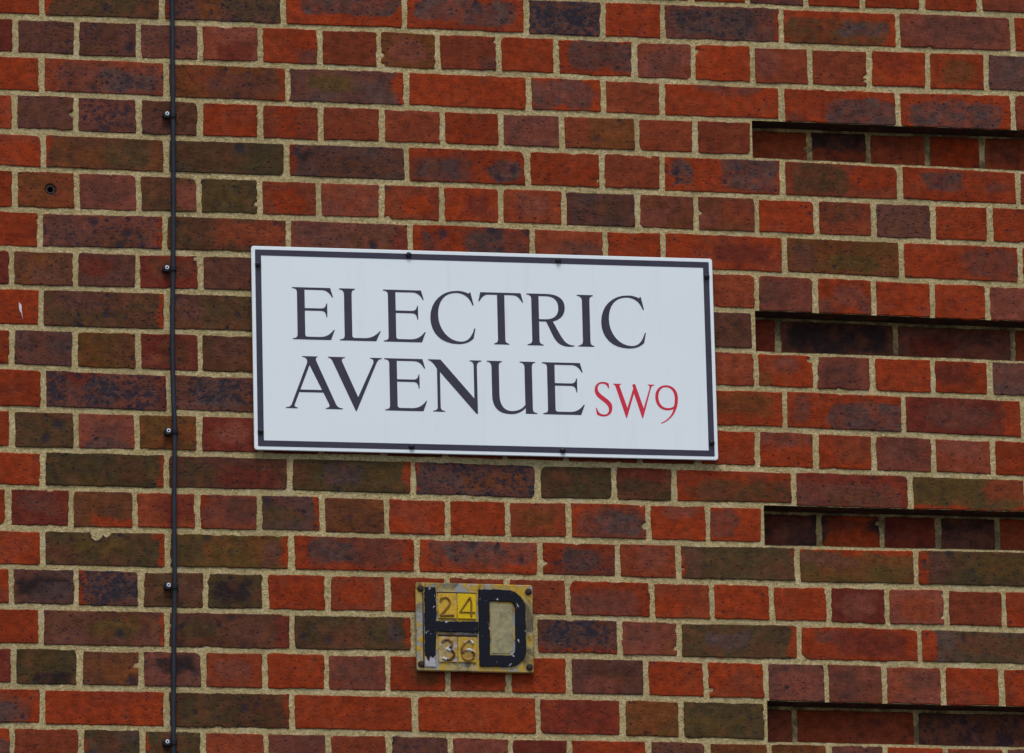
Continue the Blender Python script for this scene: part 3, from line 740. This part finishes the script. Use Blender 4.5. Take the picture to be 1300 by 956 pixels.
for g, x, z in LET_A: letter(g, x, BASE1, M_INK)
for g, x, z in LET_B: letter(g, x, BASE2, M_INK)
for g, x, z in LET_C: letter(g, x, -115.3, M_REDINK)

# ------------------------------------------------------------------ hydrant sign
def mat_worn(name, top, under, grey, wear=.5, scale=22, stretch=(1, 1, 1), rough=.45, grime=0.0):
    """old paint over older paint over metal, worn through in patches"""
    m, nt, b = new_mat(name)
    co = objco(nt)
    mp = N(nt, 'ShaderNodeMapping'); mp.inputs['Scale'].default_value = stretch
    nt.links.new(co, mp.inputs['Vector']); cv = mp.outputs[0]
    n1 = noise(nt, cv, scale, 5, .68, .4); n2 = noise(nt, cv, scale*.7, 4, .62); n3 = noise(nt, cv, scale*9, 3, .6)
    c = mix(nt, 1.0, tuple(top), ramp(nt, n3, [(.3, .75), (.7, 1.2)]), 'MULTIPLY')
    c = mix(nt, ramp(nt, n2, [(wear-.07, 0.0), (wear+.07, .85)]), c, under)
    c = mix(nt, ramp(nt, n1, [(wear+.02, 0.0), (wear+.05, 1.0)]), c, grey)
    if grime:
        g1 = noise(nt, co, 16, 5, .75, .6); g2 = noise(nt, co, 70, 4, .7)
        c = mix(nt, ramp(nt, g1, [(.50, 0.0), (.62, grime)]), c, (.030, .024, .018))
        c = mix(nt, ramp(nt, g2, [(.60, 0.0), (.68, grime)]), c, (.10, .045, .018))
    nt.links.new(c, b.inputs['Base Color'])
    b.inputs['Roughness'].default_value = rough
    b.inputs['Specular IOR Level'].default_value = .18
    bump(nt, math_n(nt, 'ADD', ramp(nt, n1, [(wear+.02, 1.0), (wear+.05, 0.0)]), math_n(nt, 'MULTIPLY', n3, .3)), .5, .0008, b)
    return m
M_PLATE = mat_worn('worn_yellow_plate', (.46, .28, .022), (.36, .30, .14), (.27, .27, .25), .50, 26, grime=.75)
M_BLACKP = mat_worn('worn_black_paint', (.004, .0045, .010), (.006, .006, .013), (.50, .50, .54), .605, 52)
M_TILE = mat_worn('tile_yellow', (.55, .34, .03), (.45, .32, .10), (.36, .33, .28), .60, 40, grime=.45)
M_TILE4 = mat_worn('tile_bright_yellow', (.62, .42, .004), (.55, .36, .01), (.3, .22, .02), .74, 40)
M_TILEW = mat_worn('tile_worn', (.50, .31, .05), (.42, .32, .14), (.38, .36, .34), .50, 45, grime=.5)
M_FIELD = mat_worn('cream_field', (.30, .27, .145), (.26, .26, .165), (.38, .25, .04), .57, 12, grime=.3)
M_DIG = mat_worn('digit_yellow', (.26, .12, .010), (.16, .08, .012), (.05, .03, .02), .54, 60)
M_DIGW = mat_worn('digit_worn', (.085, .035, .014), (.40, .22, .03), (.60, .60, .64), .52, 34)
M_RUST = mat_worn('rusty_bolt', (.030, .016, .014), (.07, .035, .02), (.10, .09, .08), .6, 80, rough=.7)

PXc, PZc = PLATE
pl = empty('hydrant_sign', (PXc*.001, -.013, PZc*.001))
pl['label'] = 'worn yellow plate with black HD and numbers 24 and 36, below the white sign'
pl['category'] = 'hydrant sign'
bm = bmesh.new()
prism(bm, [rrect(220, 166, 4)], 0, 7.0, 1.5)
prism(bm, [rrect(190, 140, 4)], 7.0, 14.0)
mesh_obj('plate', bm, M_PLATE, pl)
bm = bmesh.new()                                              # cast rim and ribs between the flanges
for a, b2 in (((-99.5, 79), (-97.5, -79)),):
    prism(bm, [[(-98, 76), (-98, -78), (-96, -78), (-96, 76)]], -1.4, 2)
prism(bm, [[(-70.5, -14.5), (-70.5, -17), (3.4, -17), (3.4, -14.5)]], -1.8, 2)
prism(bm, [[(-70.5, 65.6), (-70.5, 63.8), (3.4, 63.8), (3.4, 65.6)]], -1.4, 2)
mesh_obj('rim', bm, M_RUST, pl, smooth=False)

def ragged(pts, step=2.2, amp=.8, seed=0):
    out = []; n = len(pts)
    for i in range(n):
        a, c = pts[i], pts[(i+1) % n]; L = math.hypot(c[0]-a[0], c[1]-a[1]); k = max(1, int(L/step))
        for j in range(k):
            t = j/k; x, z = a[0]+(c[0]-a[0])*t, a[1]+(c[1]-a[1])*t
            out.append((x+amp*1.6*float(vn(x/4.5, z/4.5, seed)), z+amp*1.6*float(vn(x/4.5, z/4.5, seed+9))))
    return out
def arc(cx, cz, rx, rz, a0, a1, n=10):
    return [(cx+rx*math.cos(math.radians(a0+(a1-a0)*i/n)), cz+rz*math.sin(math.radians(a0+(a1-a0)*i/n))) for i in range(n+1)]
HB = [(-94, 74), (-72.6, 74), (-72.6, 10), (6, 10.6), (6, -9), (-73.5, -9), (-74.5, -52), (-78, -57), (-81, -60), (-84, -54), (-88, -66), (-91, -60), (-94.5, -55)]
bm = bmesh.new(); prism(bm, [ragged(HB, seed=4, amp=1.3)], -3.0, 1, .9)
mesh_obj('letter', bm, M_BLACKP, pl)
worn = [(-94.3, -48), (-74.8, -48), (-74.6, -76), (-95.5, -76)]
bm = bmesh.new(); prism(bm, [ragged(worn, seed=14, amp=.5)], -2.0, 1, .6)
o = mesh_obj('letter_foot', bm, mat_worn('bare_worn_paint', (.40, .39, .40), (.28, .27, .26), (.03, .03, .04), .55, 90), pl)
o['label'] = 'foot of the black letter where the paint has worn to bare white metal'
DO = [(7, 72), (44, 73)] + arc(58, 37, 37.5, 36, 75, 0, 8) + [(95.5, -30)] + arc(61, -38, 34.5, 35, 0, -80, 8) + [(7, -73.5)]
DI = [(28, 50.5), (62, 50)] + arc(66, 39, 10, 11, 80, 0, 4) + arc(64, -39, 11, 12.5, 0, -80, 4) + [(27.5, -51.5)]
bm = bmesh.new(); prism(bm, [ragged(DO, seed=24), ragged(DI, seed=34, amp=.5)[::-1]], -3.2, 1, .9)
mesh_obj('letter', bm, M_BLACKP, pl)
bm = bmesh.new(); prism(bm, [[(30.5, 47), (68, 46), (71, 38), (70.5, -40), (62, -48), (30, -48)]], -.9, 1, .4)
mesh_obj('field', bm, M_FIELD, pl)

def tile(x0, x1, z0, z1, mat, strokes, dmat, r=1.7):
    bm = bmesh.new()
    prism(bm, [rrect(x1-x0-1.6, z1-z0-1.6, 1, 2, (x0+x1)/2, (z0+z1)/2)], -2.2, 1, .5)
    t = mesh_obj('number_tile', bm, mat, pl)
    bm = bmesh.new()
    for s, sm in strokes:
        p = smooth_path(s, 6) if sm else s
        tube(bm, [(a, -2.6, c) for a, c in p], r, 8, .9)
    mesh_obj('digit', bm, dmat, t)
tile(-69.4, -33, 15, 64, M_TILE, [([(-64.7, 46.8), (-62.3, 52.5), (-54.8, 55), (-47.8, 50.2), (-47.8, 42.1), (-55, 32), (-64.8, 20.9)], True), ([(-64.8, 20.9), (-39.6, 21.5)], False)], M_DIG, 2.1)
tile(-33, 3.2, 15, 64, M_TILE4, [([(-8.8, 56.3), (-28.1, 28.1), (.2, 28.2)], False), ([(-6.4, 46), (-6.9, 20)], False), ([(-8.8, 56.3), (-6.4, 46)], False)], M_DIG, 1.8)
tile(-69.8, -33.4, -67.2, -18, M_TILEW, [([(-62.6, -29.5), (-54.5, -24.7), (-44.5, -28.5), (-45.6, -37.6), (-53.7, -41.8), (-43, -46), (-40.4, -54), (-50.1, -62.5), (-62.1, -59.1)], True)], M_DIGW, 2.4)
tile(-33.4, 2.4, -67, -17.9, M_TILE, [([(-4.3, -30), (-11.2, -24.9), (-20.4, -29.9), (-26, -42.2), (-23.8, -56.2), (-14.9, -62.1), (-4.7, -56.8), (-3.6, -48), (-10.5, -42.5), (-19.6, -43.5), (-24.5, -49)], True)], M_DIGW, 2.4)
for x, z in ((-101.2, 71.2), (102.1, 70.2), (101.4, -72.5), (-102, -71.1)):
    bm = bmesh.new()
    lathe(bm, [(6.3, .5), (6.2, -1.2), (4.8, -2.8), (2.2, -3.4), (0, -3.4)], 0, 0, 14)
    o = mesh_obj('bolt', bm, M_RUST, pl); o.location = (x*.001, 0, z*.001)

# ------------------------------------------------------------------ cable down the wall
M_CABLE = paint('cable_pvc', (.016, .020, .028), .55, .3)
M_CLIP = paint('clip_plastic', (.006, .006, .010), .45, .2)
m_, nt_, b_ = new_mat('nail_zinc'); b_.inputs['Base Color'].default_value = (.62, .64, .67, 1); b_.inputs['Metallic'].default_value = .0; b_.inputs['Roughness'].default_value = .6
M_NAIL = m_
cab = empty('cable', (CLIPS[0][0]*.001, 0, 0))
cab['label'] = 'thin black cable running down the brick wall left of the sign, held by small clips'
cab['category'] = 'cable'
ox = CLIPS[0][0]
pp = [(-650, -6.2, zt-1), (-651, -6.2, 7200), (-650, -6.4, 6500), (-653, -6.2, 6000)] + [(x, -6.3, z) for x, z in CABLE] + [(-657, -6.2, 3600), (-660, -6.3, 2800), (-656, -6.2, 1800), (-658, -6.2, 900), (-657, -6.3, 12)]
bm = bmesh.new(); tube(bm, [(a-ox, b2, c) for a, b2, c in smooth_path(pp, 8)], 4.6, 14)
mesh_obj('sheath', bm, M_CABLE, cab)
clip_pts = [(-651, 5955), (-652, 5660)] + [tuple(c) for c in CLIPS] + [(-658, 3870), (-657, 3570)]
base_clip = None
for i, (x, z) in enumerate(clip_pts):
    if base_clip is None:
        bm = bmesh.new()
        # saddle over the cable
        ring = []
        for sgn_r, lst in ((7.4, []),):
            prof = arc(0, 0, 6.6, 7.4, 0, 180, 10)
            prof = [(6.6, 6.2)] + [(a, -c) for a, c in prof] + [(-6.6, 6.2)]
        inner = [(a*.82, c*.82 if c < 0 else c) for a, c in prof]
        outer = prof
        v0 = {}
        for zz in (-3.6, 3.6):
            v0[zz] = ([bm.verts.new((a*.001, c*.001-.0063, zz*.001)) for a, c in outer], [bm.verts.new((a*.001, c*.001-.0063, zz*.001)) for a, c in inner])
        n = len(outer)
        for i2 in range(n-1):
            A, B = v0[-3.6], v0[3.6]
            bm.faces.new((A[0][i2], A[0][i2+1], B[0][i2+1], B[0][i2]))
            bm.faces.new((A[0][i2], A[1][i2], A[1][i2+1], A[0][i2+1])); bm.faces.new((B[0][i2], B[0][i2+1], B[1][i2+1], B[1][i2]))
        # nail boss at the left
        prism(bm, [rrect(14.5, 13.5, 5, 4, -12.6, .2)], -10.5, -.2, 1.2)
        base_clip = mesh_obj('clip', bm, M_CLIP, cab)
        bm = bmesh.new()
        lathe(bm, [(3.8, -10.2), (3.8, -11.6), (3.4, -12.0), (1.9, -12.1), (1.6, -9.8), (0, -9.8)], -11.8, 1.6, 18)
        base_nail = mesh_obj('nail', bm, M_NAIL, base_clip)
        c = base_clip; nl = base_nail
    else:
        c = base_clip.copy(); COL.objects.link(c); c.parent = cab
        nl = base_nail.copy(); COL.objects.link(nl); nl.parent = c
    c.location = ((x-ox)*.001, 0, z*.001)
    c.rotation_euler = (0, math.radians([3, -4, 6, 2, -3, 4, -2, 5, 0][i % 9]), 0)

# ------------------------------------------------------------------ ground: pavement and street
def sheet(name, x0, x1, y0, y1, z, mat, thick=0):
    bm = bmesh.new()
    v = [bm.verts.new(p) for p in ((x0, y0, z), (x1, y0, z), (x1, y1, z), (x0, y1, z))]
    bm.faces.new(v)
    if thick:
        w_ = [bm.verts.new(p) for p in ((x0, y0, z-thick), (x1, y0, z-thick))]
        bm.faces.new((w_[0], w_[1], v[1], v[0]))
    o = mesh_obj(name, bm, mat, smooth=False); o['kind'] = 'structure'
    return o
def ground_mat(name, c1, c2, s):
    m, nt, b = new_mat(name); n1 = noise(nt, objco(nt), s, 6, .7)
    nt.links.new(ramp(nt, n1, [(.3, c1), (.7, c2)]), b.inputs['Base Color']); b.inputs['Roughness'].default_value = .9
    return m
sheet('ground', -400, 400, -400, 400, -.13, ground_mat('ground', (.09, .085, .08), (.13, .12, .11), 1.5))
sheet('road', -400, 400, -11, -4, -.126, ground_mat('asphalt', (.04, .04, .042), (.07, .07, .07), 40))
sheet('pavement', -400, 400, -4, .3, 0, ground_mat('paving', (.13, .125, .12), (.18, .175, .165), 12), .13)
sheet('pavement', -400, 400, -18, -11, 0, bpy.data.materials['paving'])
